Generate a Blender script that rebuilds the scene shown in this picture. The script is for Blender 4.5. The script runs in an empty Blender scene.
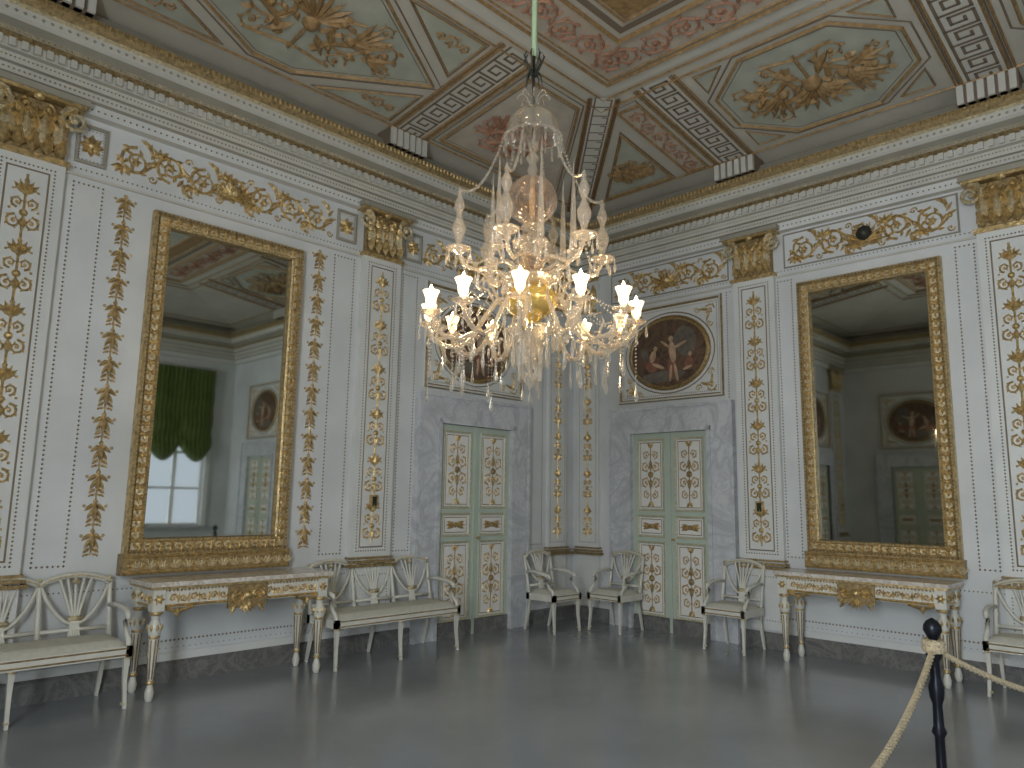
import bpy, math, random
from mathutils import Vector, Matrix
random.seed(7)
pi=math.pi; sin=math.sin; cos=math.cos
XR,YL,XB,YS=8.0,6.58,-2.1,-4.0
CZ0,CZ1,CD=5.43,5.72,2.2
# ------------------------------------------------------------ materials
MATS={}
def newmat(name):
    m=bpy.data.materials.new(name); m.use_nodes=True; nt=m.node_tree
    b=nt.nodes["Principled BSDF"]; MATS[name]=m
    return m,nt,b
def sock(b,n,v):
    if n in b.inputs: b.inputs[n].default_value=v
def simple(name,col,rough=.6,metal=0.,spec=.4,var=0.,vscale=4.,bump=0.,bscale=40.,coat=0.):
    m,nt,b=newmat(name)
    sock(b,"Roughness",rough); sock(b,"Metallic",metal); sock(b,"Specular IOR Level",spec); sock(b,"Coat Weight",coat)
    c=(*col,1)
    b.inputs["Base Color"].default_value=c
    tc=nt.nodes.new("ShaderNodeTexCoord")
    if var>0:
        n=nt.nodes.new("ShaderNodeTexNoise"); n.inputs["Scale"].default_value=vscale; n.inputs["Detail"].default_value=5
        r=nt.nodes.new("ShaderNodeValToRGB")
        r.color_ramp.elements[0].position=.3; r.color_ramp.elements[1].position=.7
        r.color_ramp.elements[0].color=(*[max(0,x*(1-var)) for x in col],1)
        r.color_ramp.elements[1].color=(*[min(1,x*(1+var*.6)) for x in col],1)
        nt.links.new(tc.outputs["Object"],n.inputs["Vector"]); nt.links.new(n.outputs["Fac"],r.inputs["Fac"]); nt.links.new(r.outputs["Color"],b.inputs["Base Color"])
    if bump>0:
        n2=nt.nodes.new("ShaderNodeTexNoise"); n2.inputs["Scale"].default_value=bscale; n2.inputs["Detail"].default_value=3
        bp=nt.nodes.new("ShaderNodeBump"); bp.inputs["Strength"].default_value=bump; bp.inputs["Distance"].default_value=.02
        nt.links.new(tc.outputs["Object"],n2.inputs["Vector"]); nt.links.new(n2.outputs["Fac"],bp.inputs["Height"]); nt.links.new(bp.outputs["Normal"],b.inputs["Normal"])
    return m
simple("wall_paint",(.665,.685,.68),.42,var=.10,vscale=1.6)
simple("pilaster_paint",(.69,.705,.68),.4,var=.09,vscale=2)
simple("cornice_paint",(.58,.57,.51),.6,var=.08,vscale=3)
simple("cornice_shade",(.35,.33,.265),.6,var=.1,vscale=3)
simple("gold",(.64,.47,.22),.32,metal=.65,var=.45,vscale=30,bump=.4,bscale=60)
simple("gold_dark",(.38,.275,.13),.42,metal=.45,var=.45,vscale=30,bump=.6,bscale=80)
simple("gold_pale",(.68,.58,.37),.36,metal=.4,var=.35,vscale=40,bump=.8,bscale=70)
simple("bead_brown",(.25,.20,.13),.6)
simple("door_green",(.50,.57,.48),.4,var=.06)
simple("door_panel_white",(.80,.79,.75),.5)
simple("ceil_cream",(.49,.465,.395),.7,var=.1,vscale=2)
simple("ceil_green",(.40,.415,.345),.7,var=.14,vscale=5)
simple("ceil_pink",(.48,.425,.345),.7,var=.15,vscale=6)
simple("ceil_red",(.37,.20,.125),.7,var=.25,vscale=9)
simple("ceil_line",(.19,.145,.10),.7)
simple("ceil_gold",(.35,.225,.10),.5,metal=.2,var=.35,vscale=20)
simple("furniture_cream",(.68,.67,.59),.33,var=.08,vscale=8)
simple("cushion",(.60,.59,.51),.75,var=.08,vscale=30)
simple("black_iron",(.02,.022,.03),.35,metal=.6)
simple("rope",(.60,.50,.33),.85,bump=1.,bscale=120)
simple("curtain_green",(.13,.18,.045),.8,var=.2,vscale=6)
simple("window_white",(.8,.8,.78),.5)
simple("cable_green",(.35,.46,.28),.7)
simple("dark_metal",(.05,.05,.04),.5,metal=.5)
simple("skin_paint",(.55,.38,.25),.6,var=.3,vscale=14)
simple("cloth_red",(.26,.12,.08),.6,var=.3,vscale=14)
simple("cloth_blue",(.17,.15,.12),.6,var=.3,vscale=14)
simple("chandelier_gold",(.85,.62,.20),.22,metal=.8)
def veined(name,c1,c2,scale,rough,p1=.07):
    m,nt,b=newmat(name); sock(b,"Roughness",rough)
    tc=nt.nodes.new("ShaderNodeTexCoord"); n=nt.nodes.new("ShaderNodeTexNoise"); n.inputs["Scale"].default_value=scale
    n.inputs["Detail"].default_value=10; n.inputs["Distortion"].default_value=1.6
    n2=nt.nodes.new("ShaderNodeTexNoise"); n2.inputs["Scale"].default_value=scale*2.4; n2.inputs["Detail"].default_value=8; n2.inputs["Distortion"].default_value=2.2
    def absf(src):
        a=nt.nodes.new("ShaderNodeMath"); a.operation='SUBTRACT'; a.inputs[1].default_value=.5; nt.links.new(src,a.inputs[0])
        c=nt.nodes.new("ShaderNodeMath"); c.operation='ABSOLUTE'; nt.links.new(a.outputs[0],c.inputs[0]); return c.outputs[0]
    nt.links.new(tc.outputs["Object"],n.inputs["Vector"]); nt.links.new(tc.outputs["Object"],n2.inputs["Vector"])
    mn=nt.nodes.new("ShaderNodeMath"); mn.operation='MINIMUM'; k=nt.nodes.new("ShaderNodeMath"); k.operation='ADD'; k.inputs[1].default_value=.02
    nt.links.new(absf(n.outputs["Fac"]),mn.inputs[0]); nt.links.new(absf(n2.outputs["Fac"]),k.inputs[0]); nt.links.new(k.outputs[0],mn.inputs[1])
    r=nt.nodes.new("ShaderNodeValToRGB"); r.color_ramp.elements[0].color=(*c2,1); r.color_ramp.elements[1].color=(*c1,1)
    r.color_ramp.elements[0].position=.0; r.color_ramp.elements[1].position=p1
    nt.links.new(mn.outputs[0],r.inputs["Fac"]); nt.links.new(r.outputs["Color"],b.inputs["Base Color"])
veined("marble_grey",(.62,.635,.65),(.46,.475,.50),1.6,.28)
veined("marble_dark",(.14,.14,.135),(.22,.215,.20),3.,.25)
veined("marble_top",(.72,.69,.63),(.52,.45,.37),5.,.18)
veined("painting_dark",(.065,.045,.032),(.17,.10,.06),2.5,.35,.1)
# floor : polished grey resin/stone
m,nt,b=newmat("floor_grey"); sock(b,"Specular IOR Level",.8); sock(b,"Coat Weight",.35); sock(b,"Coat Roughness",.14)
tc=nt.nodes.new("ShaderNodeTexCoord"); n=nt.nodes.new("ShaderNodeTexNoise"); n.inputs["Scale"].default_value=.9; n.inputs["Detail"].default_value=7
r=nt.nodes.new("ShaderNodeValToRGB"); r.color_ramp.elements[0].position=.3; r.color_ramp.elements[1].position=.75
r.color_ramp.elements[0].color=(.215,.24,.26,1); r.color_ramp.elements[1].color=(.31,.335,.355,1)
n3=nt.nodes.new("ShaderNodeTexNoise"); n3.inputs["Scale"].default_value=1.7; n3.inputs["Detail"].default_value=6
mr=nt.nodes.new("ShaderNodeMapRange"); mr.inputs["To Min"].default_value=.12; mr.inputs["To Max"].default_value=.32
n4=nt.nodes.new("ShaderNodeTexNoise"); n4.inputs["Scale"].default_value=3.; n4.inputs["Detail"].default_value=2
bp=nt.nodes.new("ShaderNodeBump"); bp.inputs["Strength"].default_value=.05; bp.inputs["Distance"].default_value=.04
for a in (n,n3,n4): nt.links.new(tc.outputs["Object"],a.inputs["Vector"])
nt.links.new(n.outputs["Fac"],r.inputs["Fac"]); nt.links.new(r.outputs["Color"],b.inputs["Base Color"])
nt.links.new(n3.outputs["Fac"],mr.inputs["Value"]); nt.links.new(mr.outputs[0],b.inputs["Roughness"])
nt.links.new(n4.outputs["Fac"],bp.inputs["Height"]); nt.links.new(bp.outputs["Normal"],b.inputs["Normal"])
# mirror
m,nt,b=newmat("mirror_glass"); b.inputs["Base Color"].default_value=(.50,.52,.48,1); sock(b,"Metallic",1.); sock(b,"Roughness",.03)
def crystal(name,col,fac,diff=.15):
    m=bpy.data.materials.new(name); m.use_nodes=True; nt=m.node_tree; nt.nodes.clear(); MATS[name]=m
    o=nt.nodes.new("ShaderNodeOutputMaterial"); t=nt.nodes.new("ShaderNodeBsdfTransparent"); g=nt.nodes.new("ShaderNodeBsdfGlossy")
    d=nt.nodes.new("ShaderNodeBsdfTranslucent"); lw=nt.nodes.new("ShaderNodeLayerWeight"); lw.inputs["Blend"].default_value=fac
    t.inputs[0].default_value=(*col,1); g.inputs["Color"].default_value=(1,.97,.92,1); g.inputs["Roughness"].default_value=.05; d.inputs[0].default_value=(1,.93,.82,1)
    m1=nt.nodes.new("ShaderNodeMixShader"); m2=nt.nodes.new("ShaderNodeMixShader")
    df=nt.nodes.new("ShaderNodeBsdfDiffuse"); df.inputs[0].default_value=(.95,.88,.78,1); ad=nt.nodes.new("ShaderNodeMixShader"); ad.inputs[0].default_value=.5
    nt.links.new(d.outputs[0],ad.inputs[1]); nt.links.new(df.outputs[0],ad.inputs[2])
    nt.links.new(lw.outputs["Facing"],m1.inputs[0]); nt.links.new(t.outputs[0],m1.inputs[1]); nt.links.new(g.outputs[0],m1.inputs[2])
    m2.inputs[0].default_value=diff; nt.links.new(m1.outputs[0],m2.inputs[1]); nt.links.new(ad.outputs[0],m2.inputs[2]); nt.links.new(m2.outputs[0],o.inputs[0])
crystal("crystal",(.84,.80,.72),.45,.22)
crystal("crystal_drop",(.82,.82,.80),.55,.17)
crystal("crown_glass",(.86,.85,.83),.38,.07)
crystal("pink_glass",(.84,.70,.61),.35,.10)
def emis(name,col,s):
    m,nt,b=newmat(name); b.inputs["Base Color"].default_value=(*col,1); sock(b,"Emission Color",(*col,1)); sock(b,"Emission Strength",s)
emis("bulb_glow",(1,.84,.58),24.); emis("tulip_glow",(1,.78,.46),2.6)

# ------------------------------------------------------------ mesh builder
class MB:
    def __init__(s):
        s.v=[];s.f=[];s.mi=[];s.sm=[];s.mats=[];s.map=lambda x,z,h:(x,-h,z);s.T=(0,0,0,1,1)
    def m(s,n):
        if n not in s.mats: s.mats.append(n)
        return s.mats.index(n)
    def raw(s,vs,fs,mat,smooth=False):
        o=len(s.v); s.v+= [tuple(v) for v in vs]; k=s.m(mat)
        for f in fs: s.f.append(tuple(i+o for i in f)); s.mi.append(k); s.sm.append(smooth)
    def P(s,x,z,h):
        ox,oz,a,sx,sz=s.T; x*=sx; z*=sz; c,n=cos(a),sin(a)
        return s.map(ox+c*x-n*z, oz+n*x+c*z, h)
    def box(s,x0,x1,y0,y1,z0,z1,mat):
        vs=[(x,y,z) for x in(x0,x1) for y in(y0,y1) for z in(z0,z1)]
        s.raw(vs,[(0,1,3,2),(4,6,7,5),(0,4,5,1),(2,3,7,6),(0,2,6,4),(1,5,7,3)],mat)
    def quadz(s,x0,x1,z0,z1,h0,h1,mat):
        a=[s.P(x,z,h) for h in(h0,h1) for x,z in((x0,z0),(x1,z0),(x1,z1),(x0,z1))]
        s.raw(a,[(4,5,6,7),(0,1,5,4),(1,2,6,5),(2,3,7,6),(3,0,4,7)],mat)
    def poly(s,pts,h,mat): s.raw([s.P(x,z,h) for x,z in pts],[tuple(range(len(pts)))],mat)
    def leaf(s,x,z,a,L,W,mat="gold",h0=0.,hh=None,bend=0.):
        hh=hh if hh is not None else W*.5
        c,n=cos(a),sin(a); out=[]
        for t,w,h in((0,0,0),(.3,-1,0),(.3,0,1),(.3,1,0),(.7,-.75,0),(.7,0,.9),(.7,.75,0),(1,0,.2)):
            u=t*L; v=w*W*.5+bend*t*t*L
            out.append(s.P(x+c*u-n*v,z+n*u+c*v,h0+h*hh))
        s.raw(out,[(0,1,2),(0,2,3),(1,4,5,2),(2,5,6,3),(4,7,5),(5,7,6)],mat)
    def rib(s,pts,r0,r1=None,mat="gold",h0=0.,k=1.1,closed=False):
        r1=r0 if r1 is None else r1; n=len(pts); vs=[]
        for i,(x,z) in enumerate(pts):
            if closed: p,q=pts[i-1],pts[(i+1)%n]
            else: p=pts[max(0,i-1)]; q=pts[min(n-1,i+1)]
            dx,dz=q[0]-p[0],q[1]-p[1]; l=math.hypot(dx,dz) or 1; nx,nz=-dz/l,dx/l
            r=r0+(r1-r0)*i/max(1,n-1)
            vs+=[s.P(x+nx*r,z+nz*r,h0),s.P(x,z,h0+r*k),s.P(x-nx*r,z-nz*r,h0)]
        fs=[]
        for i in range(n if closed else n-1):
            j=(i+1)%n
            fs+=[(3*i,3*i+1,3*j+1,3*j),(3*i+1,3*i+2,3*j+2,3*j+1)]
        s.raw(vs,fs,mat)
    def dome(s,x,z,r,mat="gold",h0=0.,n=6,k=.8,rz=None):
        rz=rz or r
        vs=[s.P(x+r*cos(2*pi*i/n),z+rz*sin(2*pi*i/n),h0) for i in range(n)]+[s.P(x+.65*r*cos(2*pi*i/n),z+.65*rz*sin(2*pi*i/n),h0+.7*r*k) for i in range(n)]+[s.P(x,z,h0+r*k)]
        fs=[(i,(i+1)%n,n+(i+1)%n,n+i) for i in range(n)]+[(n+i,n+(i+1)%n,2*n) for i in range(n)]
        s.raw(vs,fs,mat,True)
    def spiral(s,cx,cz,R,a0,turns,sg,r0,mat="gold",h0=0.,leaves=True,steps=16,ls=3):
        pts=[]
        for i in range(steps+1):
            t=i/steps; a=a0+sg*turns*2*pi*t; r=R*(1-t*.86)
            pts.append((cx+r*cos(a),cz+r*sin(a)))
        s.rib(pts,r0,r0*.5,mat,h0)
        s.dome(cx,cz,R*.22,mat,h0,6)
        if leaves:
            for i in range(1,steps-3,ls):
                x,z=pts[i]; a=math.atan2(z-cz,x-cx)
                s.leaf(x,z,a+sg*.7,R*.45,R*.26,mat,h0,bend=sg*.25)
    def beads(s,x0,z0,x1,z1,sp,r,mat,h0=0.):
        L=math.hypot(x1-x0,z1-z0); n=max(1,int(L/sp))
        for i in range(n+1):
            t=i/n; x=x0+(x1-x0)*t; z=z0+(z1-z0)*t
            vs=[s.P(x-r,z,h0),s.P(x,z-r,h0),s.P(x+r,z,h0),s.P(x,z+r,h0),s.P(x,z,h0+r)]
            s.raw(vs,[(0,1,4),(1,2,4),(2,3,4),(3,0,4)],mat)
    def beadrect(s,x0,x1,z0,z1,sp=.035,r=.010,mat="bead_brown",h0=0.):
        for a in((x0,z0,x1,z0),(x1,z0,x1,z1),(x1,z1,x0,z1),(x0,z1,x0,z0)): s.beads(*a,sp,r,mat,h0)
    def rectframe(s,x0,x1,z0,z1,prof,mats):
        n=len(prof); vs=[]
        for w,d in prof:
            for x,z in((x0+w,z0+w),(x1-w,z0+w),(x1-w,z1-w),(x0+w,z1-w)): vs.append(s.P(x,z,d))
        for i in range(n-1):
            mt=mats[i] if isinstance(mats,(list,tuple)) else mats
            s.raw([vs[4*i+k] for k in range(4)]+[vs[4*i+4+k] for k in range(4)],[(k,(k+1)%4,4+(k+1)%4,4+k) for k in range(4)],mt)
    def tube(s,pts,rad,n=6,mat="furniture_cream",sx=1.,rot=0.,smooth=True,ref=(0,0,1)):
        pts=[Vector(p) for p in pts]
        if not isinstance(rad,(list,tuple)): rad=[rad]*len(pts)
        if len(rad)==2 and len(pts)>2: rad=[rad[0]+(rad[1]-rad[0])*i/(len(pts)-1) for i in range(len(pts))]
        vs=[];rf=Vector(ref)
        for i,p in enumerate(pts):
            d=(pts[min(i+1,len(pts)-1)]-pts[max(0,i-1)]); d=d.normalized() if d.length>1e-9 else Vector((0,0,1))
            a=rf.cross(d)
            if a.length<.15: a=Vector((1,0,0))-d*d.x
            a.normalize(); b2=d.cross(a)
            for k in range(n):
                t=2*pi*k/n+rot; vs.append(p+a*(cos(t)*rad[i]*sx)+b2*(sin(t)*rad[i]))
        fs=[(i*n+k,i*n+(k+1)%n,(i+1)*n+(k+1)%n,(i+1)*n+k) for i in range(len(pts)-1) for k in range(n)]
        fs+=[tuple(range(n))[::-1],tuple((len(pts)-1)*n+k for k in range(n))]
        s.raw(vs,fs,mat,smooth)
    def lathe(s,prof,cx=0,cy=0,n=12,mat="crystal",rot=0.,smooth=True,cz=0.):
        vs=[(cx+r*cos(2*pi*k/n+rot),cy+r*sin(2*pi*k/n+rot),z+cz) for r,z in prof for k in range(n)]
        fs=[(i*n+k,i*n+(k+1)%n,(i+1)*n+(k+1)%n,(i+1)*n+k) for i in range(len(prof)-1) for k in range(n)]
        s.raw(vs,fs,mat,smooth)
    def octa(s,x,y,z,r,mat,rz=None):
        rz=rz or r
        s.raw([(x-r,y,z),(x,y-r,z),(x+r,y,z),(x,y+r,z),(x,y,z-rz),(x,y,z+rz)],[(0,1,5),(1,2,5),(2,3,5),(3,0,5),(1,0,4),(2,1,4),(3,2,4),(0,3,4)],mat)
    def mesh(s,name):
        me=bpy.data.meshes.new(name); me.from_pydata(s.v,[],s.f)
        for n in s.mats: me.materials.append(MATS[n])
        me.polygons.foreach_set("material_index",s.mi); me.polygons.foreach_set("use_smooth",s.sm); me.update()
        return me
    def build(s,name,loc=(0,0,0),rz=0.):
        return inst(s.mesh(name),name,loc,rz)
def inst(me,name,loc=(0,0,0),rz=0.,parent=None):
    o=bpy.data.objects.new(name,me); bpy.context.collection.objects.link(o); o.location=loc; o.rotation_euler=(0,0,rz)
    if parent: o.parent=parent
    return o
def wl(wall,s,z=0.,d=0.001):
    if wall=='L': return (s,YL-d,z),0.
    if wall=='R': return (XR-d,s,z),-pi/2
    if wall=='B': return (XB+d,s,z),pi/2
    if wall=='S': return (s,YS+d,z),pi

# ------------------------------------------------------------ shell
def boxobj(name,b,mat):
    m=MB(); m.box(*b,mat); return m.build(name)
boxobj("floor",(XB-.3,XR+.3,YS-.3,YL+.3,-.1,0),"floor_grey")
boxobj("wall_left",(XB-.2,XR+.2,YL,YL+.2,0,5.6),"wall_paint")
boxobj("wall_right",(XR,XR+.2,YS-.2,YL,0,5.6),"wall_paint")
WINS=[(-0.9,.4),(2.65,3.95),(6.1,7.4)]; WZ0,WZ1=.85,4.3
FILL_WIN=(-.95,.95)  # opening for an added, unseen back-wall window that brightens the right wall
m=MB(); m.box(XB-.2,XB,YS-.2,FILL_WIN[0],0,5.6,"wall_paint"); m.box(XB-.2,XB,FILL_WIN[1],YL,0,5.6,"wall_paint")
m.box(XB-.2,XB,FILL_WIN[0],FILL_WIN[1],0,WZ0,"wall_paint"); m.box(XB-.2,XB,FILL_WIN[0],FILL_WIN[1],WZ1,5.6,"wall_paint"); m.build("wall_back")
m=MB(); xs=XB
for a,c in WINS:
    m.box(xs,a,YS-.2,YS,0,5.6,"wall_paint"); m.box(a,c,YS-.2,YS,0,WZ0,"wall_paint"); m.box(a,c,YS-.2,YS,WZ1,5.6,"wall_paint"); xs=c
m.box(xs,XR,YS-.2,YS,0,5.6,"wall_paint"); m.build("wall_near")
def ring(m,prof,mats):
    vs=[]
    for d,z in prof:
        for x,y in((XB+d,YS+d),(XR-d,YS+d),(XR-d,YL-d),(XB+d,YL-d)): vs.append((x,y,z))
    for i in range(len(prof)-1):
        m.raw(vs[4*i:4*i+8],[(k,(k+1)%4,4+(k+1)%4,4+k) for k in range(4)],mats[i] if isinstance(mats,(list,tuple)) else mats)
m=MB(); ring(m,[(0.001,.235),(.02,.235),(.025,.17)],"pilaster_paint"); ring(m,[(0.001,.172),(.03,.17),(.045,.15),(.045,0)],"marble_dark"); m.build("baseboard_room")
# cornice
m=MB()
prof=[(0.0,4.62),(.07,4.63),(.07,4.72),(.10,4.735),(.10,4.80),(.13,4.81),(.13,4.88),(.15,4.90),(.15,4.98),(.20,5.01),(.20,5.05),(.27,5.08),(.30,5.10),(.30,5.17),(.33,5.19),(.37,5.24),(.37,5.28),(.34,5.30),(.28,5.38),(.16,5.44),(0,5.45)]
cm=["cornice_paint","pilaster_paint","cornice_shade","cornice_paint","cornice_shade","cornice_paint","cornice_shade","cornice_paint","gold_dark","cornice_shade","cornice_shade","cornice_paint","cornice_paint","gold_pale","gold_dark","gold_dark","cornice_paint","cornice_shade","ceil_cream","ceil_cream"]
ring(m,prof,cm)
def cornice_orn(m):
    for wall in "LR":
        if wall=='L':
            mp=lambda dd:(lambda x,z,h:(x,YL-dd-h,z)); s0,s1=0.0,XR
        else:
            mp=lambda dd:(lambda x,z,h:(XR-dd-h,x,z)); s0,s1=-.6,YL
        m.map=mp(.07); m.beads(s0,4.675,s1-.07,4.675,.05,.011,"bead_brown")
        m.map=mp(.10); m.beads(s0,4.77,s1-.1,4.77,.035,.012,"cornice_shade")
        m.map=mp(.13); m.beads(s0,4.85,s1-.13,4.85,.03,.009,"gold_dark")
        m.map=mp(.15); x=s0
        while x<s1-.2: m.quadz(x,x+.045,4.91,4.975,0,.035,"cornice_paint"); x+=.085
        m.map=mp(.20); m.beads(s0,5.03,s1-.2,5.03,.04,.014,"gold")
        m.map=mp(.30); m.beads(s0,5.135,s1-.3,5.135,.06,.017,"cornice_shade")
        m.map=mp(.365); x=s0
        while x<s1-.38:
            m.leaf(x,5.285,-pi/2,.06,.04,"gold",.0,.02); x+=.05
cornice_orn(m)
m.build("trim_1")

# ------------------------------------------------------------ ceiling
def cz(x,y):
    d=min(XR-x,x-XB,YL-y,y-YS); return CZ0+(CZ1-CZ0)*min(1,max(0,d)/CD)
m=MB()
ring(m,[(0,CZ0),(CD,CZ1)],"ceil_cream")
m.raw([(XB+CD,YS+CD,CZ1),(XR-CD,YS+CD,CZ1),(XR-CD,YL-CD,CZ1),(XB+CD,YL-CD,CZ1)],[(0,1,2,3)],"ceil_cream")
m.box(XB-.2,XR+.2,YS-.2,YL+.2,5.8,5.9,"ceil_cream")
m.map=lambda x,y,h:(x,y,cz(x,y)-h)
def band(d1,d2,mat,h):
    vs=[]
    for d in(d1,d2):
        for x,y in((XB+d,YS+d),(XR-d,YS+d),(XR-d,YL-d),(XB+d,YL-d)): vs.append((x,y,cz(x,y)-h))
    m.raw(vs,[(k,(k+1)%4,4+(k+1)%4,4+k) for k in range(4)],mat)
def lineband(d,w=.012,mat="ceil_gold"):
    c=[(XB+d,YS+d),(XR-d,YS+d),(XR-d,YL-d),(XB+d,YL-d)]
    m.rib(c,w,None,mat,.004,1.5,True)
def key(p0,p1,w,h=.006,lm="ceil_line",bg="cornice_paint"):
    L=math.hypot(p1[0]-p0[0],p1[1]-p0[1]); a=math.atan2(p1[1]-p0[1],p1[0]-p0[0]); n=max(1,round(L/(w*.7))); u=L/n
    m.T=(p0[0],p0[1],a,1,1)
    k=8
    for i in range(k): m.poly([(L*i/k,-w*.58),(L*(i+1)/k,-w*.58),(L*(i+1)/k,w*.58),(L*i/k,w*.58)],h,bg)
    for e,wd,mt in((.58,.014,"ceil_gold"),(.74,.012,"ceil_gold"),(.66,.008,"ceil_line")):
        m.rib([(0,-w*e),(L,-w*e)],wd,None,mt,h,1.5); m.rib([(0,w*e),(L,w*e)],wd,None,mt,h,1.5)
    t=w*.042
    def st(x0,z0,x1,z1): m.poly([(min(x0,x1)-t,min(z0,z1)-t),(max(x0,x1)+t,min(z0,z1)-t),(max(x0,x1)+t,max(z0,z1)+t),(min(x0,x1)-t,max(z0,z1)+t)],h+.005,lm)
    for i in range(n):
        o=i*u; P=[(0,-.4),(0,.4),(.78,.4),(.78,-.18),(.32,-.18),(.32,.16),(.55,.16)]
        for q,r_ in zip(P[:-1],P[1:]): st(o+q[0]*u,q[1]*w,o+r_[0]*u,r_[1]*w)
        st(o,-.4*w,o+u,-.4*w)
    m.T=(0,0,0,1,1)
def panel(pts,mat,h=.008,fr="ceil_gold",w=.018):
    m.poly(pts,h,mat); m.rib(pts,w,None,fr,h,1.4,True)
    cx=sum(p[0] for p in pts)/len(pts); cy=sum(p[1] for p in pts)/len(pts)
    sc=lambda k:[(cx+(x-cx)*k,cy+(y-cy)*k) for x,y in pts]
    m.rib(sc(1.09),.010,None,"ceil_line",h-.003,.6,True)
    q=sc(.94); m.rib(q,.006,None,"ceil_line",h,.6,True)
def arab(cx,cy,a,W,H,mat="ceil_gold",h=.014):
    m.T=(cx,cy,a,1,1)
    for sg in(-1,1):
        m.spiral(sg*W*.19,H*.02,H*.26,pi/2,1.6,sg,.016,mat,h,True,20,2); m.spiral(sg*W*.36,H*.05,H*.19,-pi/2,1.5,-sg,.015,mat,h,True,18,2)
        m.spiral(sg*W*.2,-H*.30,H*.12,pi,1.2,sg,.012,mat,h,True,14,2); m.spiral(sg*W*.42,-H*.16,H*.09,0,1.2,sg,.010,mat,h,True,12,2)
        m.spiral(sg*W*.28,H*.32,H*.09,0,1.2,-sg,.010,mat,h,True,12,2)
        m.rib([(sg*W*.08,-H*.30),(sg*W*.13,-H*.12),(sg*W*.22,-H*.02),(sg*W*.32,-H*.06),(sg*W*.38,-H*.2)],.045,.015,mat,h,.5)
        m.rib([(sg*W*.13,-H*.12),(sg*W*.09,H*.06),(sg*W*.11,H*.16)],.035,.02,mat,h,.5); m.dome(sg*W*.11,H*.18,.045,mat,h)
        for q in range(5): m.leaf(sg*W*.2,0,pi/2-sg*(.1+.26*q),H*.38,H*.06,mat,h)
        for q in range(3): m.leaf(sg*W*.3,-.1*H,(-sg*.3 if sg>0 else pi+.3)+q*.4*sg,W*.13,H*.06,mat,h)
        m.leaf(sg*W*.05,-H*.1,-pi/2+sg*.7,H*.3,H*.08,mat,h)
    for k in range(9): m.leaf(0,.05*H,pi/2+(k-4)*.3,H*.38,H*.06,mat,h)
    m.dome(0,0,H*.09,mat,h,8); m.rib([(0,-H*.42),(0,H*.3)],.018,None,mat,h); m.rib([(-W*.2,-H*.42),(0,-H*.36),(W*.2,-H*.42)],.016,None,mat,h)
    m.T=(0,0,0,1,1)
def Lp(s,d): return (s,YL-d)
def Rp(s,d): return (XR-d,s)
LR=[1.27,4.63]; RR=[3.85,1.33,-1.2]
for s in LR: key(Lp(s,.36),Lp(s,2.1),.32)
for s in RR: key(Rp(s,.36),Rp(s,2.1),.32)
key((XR-.42,YL-.42),(XR-2.2,YL-2.2),.22)
def Lbay(c,hw):
    panel([Lp(c-hw,1.22),Lp(c-.2,.56),Lp(c+.2,.56),Lp(c+hw,1.22),Lp(c+.2,1.92),Lp(c-.2,1.92)],"ceil_green")
    arab(c,YL-1.22,pi,hw*1.5,.95)
    for sx in(-1,1):
        panel([Lp(c+sx*hw*1.0,.5),Lp(c+sx*hw*.36,.5),Lp(c+sx*hw*1.0,1.0)],"ceil_green",w=.012)
        panel([Lp(c+sx*hw*1.0,1.97),Lp(c+sx*hw*.36,1.97),Lp(c+sx*hw*1.0,1.44)],"ceil_green",w=.012)
        for dd in(.66,1.8):
            m.T=(c+sx*hw*.8,YL-dd,pi,1,1)
            for o_,r_ in((0,.085),(-.15,.06),(.13,.05)): m.spiral(-sx*o_*-1,0,r_,0,1.3,sx,.012,"ceil_gold",.012,True,14,2)
            m.T=(0,0,0,1,1)
Lbay(2.95,1.36)
def Rbay(c,hw):
    x0,x1=.58,1.92; k=.42
    pts=[(c-hw,x0+k),(c-hw+k*1.1,x0),(c+hw-k*1.1,x0),(c+hw,x0+k),(c+hw,x1-k),(c+hw-k*1.1,x1),(c-hw+k*1.1,x1),(c-hw,x1-k)]
    panel([Rp(*p) for p in pts],"ceil_green")
    arab(XR-1.25,c,-pi/2,hw*1.75,1.1)
    for sx in(-1,1):
        for d0,d1 in((x0-.02,x0+.26),(x1+.02,x1-.26)):
            panel([Rp(c+sx*hw,d0),Rp(c+sx*(hw-.28),d0),Rp(c+sx*hw,d1)],"ceil_green",w=.01)
Rbay(2.6,.88); Rbay(.06,.88)
panel([Lp(4.98,.55),Lp(6.95,.55),Lp(5.75,1.9),Lp(4.98,1.9)],"ceil_pink"); arab(5.6,YL-1.1,pi,1.0,.85,"ceil_red")
panel([Rp(4.17,.5),Rp(4.43,.5),Rp(4.43,1.9),Rp(4.17,1.9)],"ceil_pink")
for i in range(6):
    m.T=(XR-.62-i*.22,4.30,0,1,1); m.spiral(0,0,.10,0,1.3,(-1)**i,.014,"ceil_red",.013,True,16,2)
m.T=(0,0,0,1,1)
panel([Rp(4.64,.5),Rp(5.62,.5),Rp(4.72,1.45),Rp(4.64,1.55)],"ceil_green"); arab(XR-.85,4.98,-pi/2,.62,.52)
for d in(.44,2.02,2.16): lineband(d)
band(2.2,2.36,"cornice_paint",.003); lineband(2.36,.02)
band(2.42,2.86,"ceil_pink",.004); lineband(2.42,.012); lineband(2.88,.025)
band(2.95,3.02,"ceil_line",.004)
band(3.10,3.32,"ceil_gold",.004); lineband(3.08,.015); lineband(3.34,.015)
m.poly([(XB+3.4,YS+3.4),(XR-3.4,YS+3.4),(XR-3.4,YL-3.4),(XB+3.4,YL-3.4)],.004,"ceil_green")
x=5.3; i=0
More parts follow.
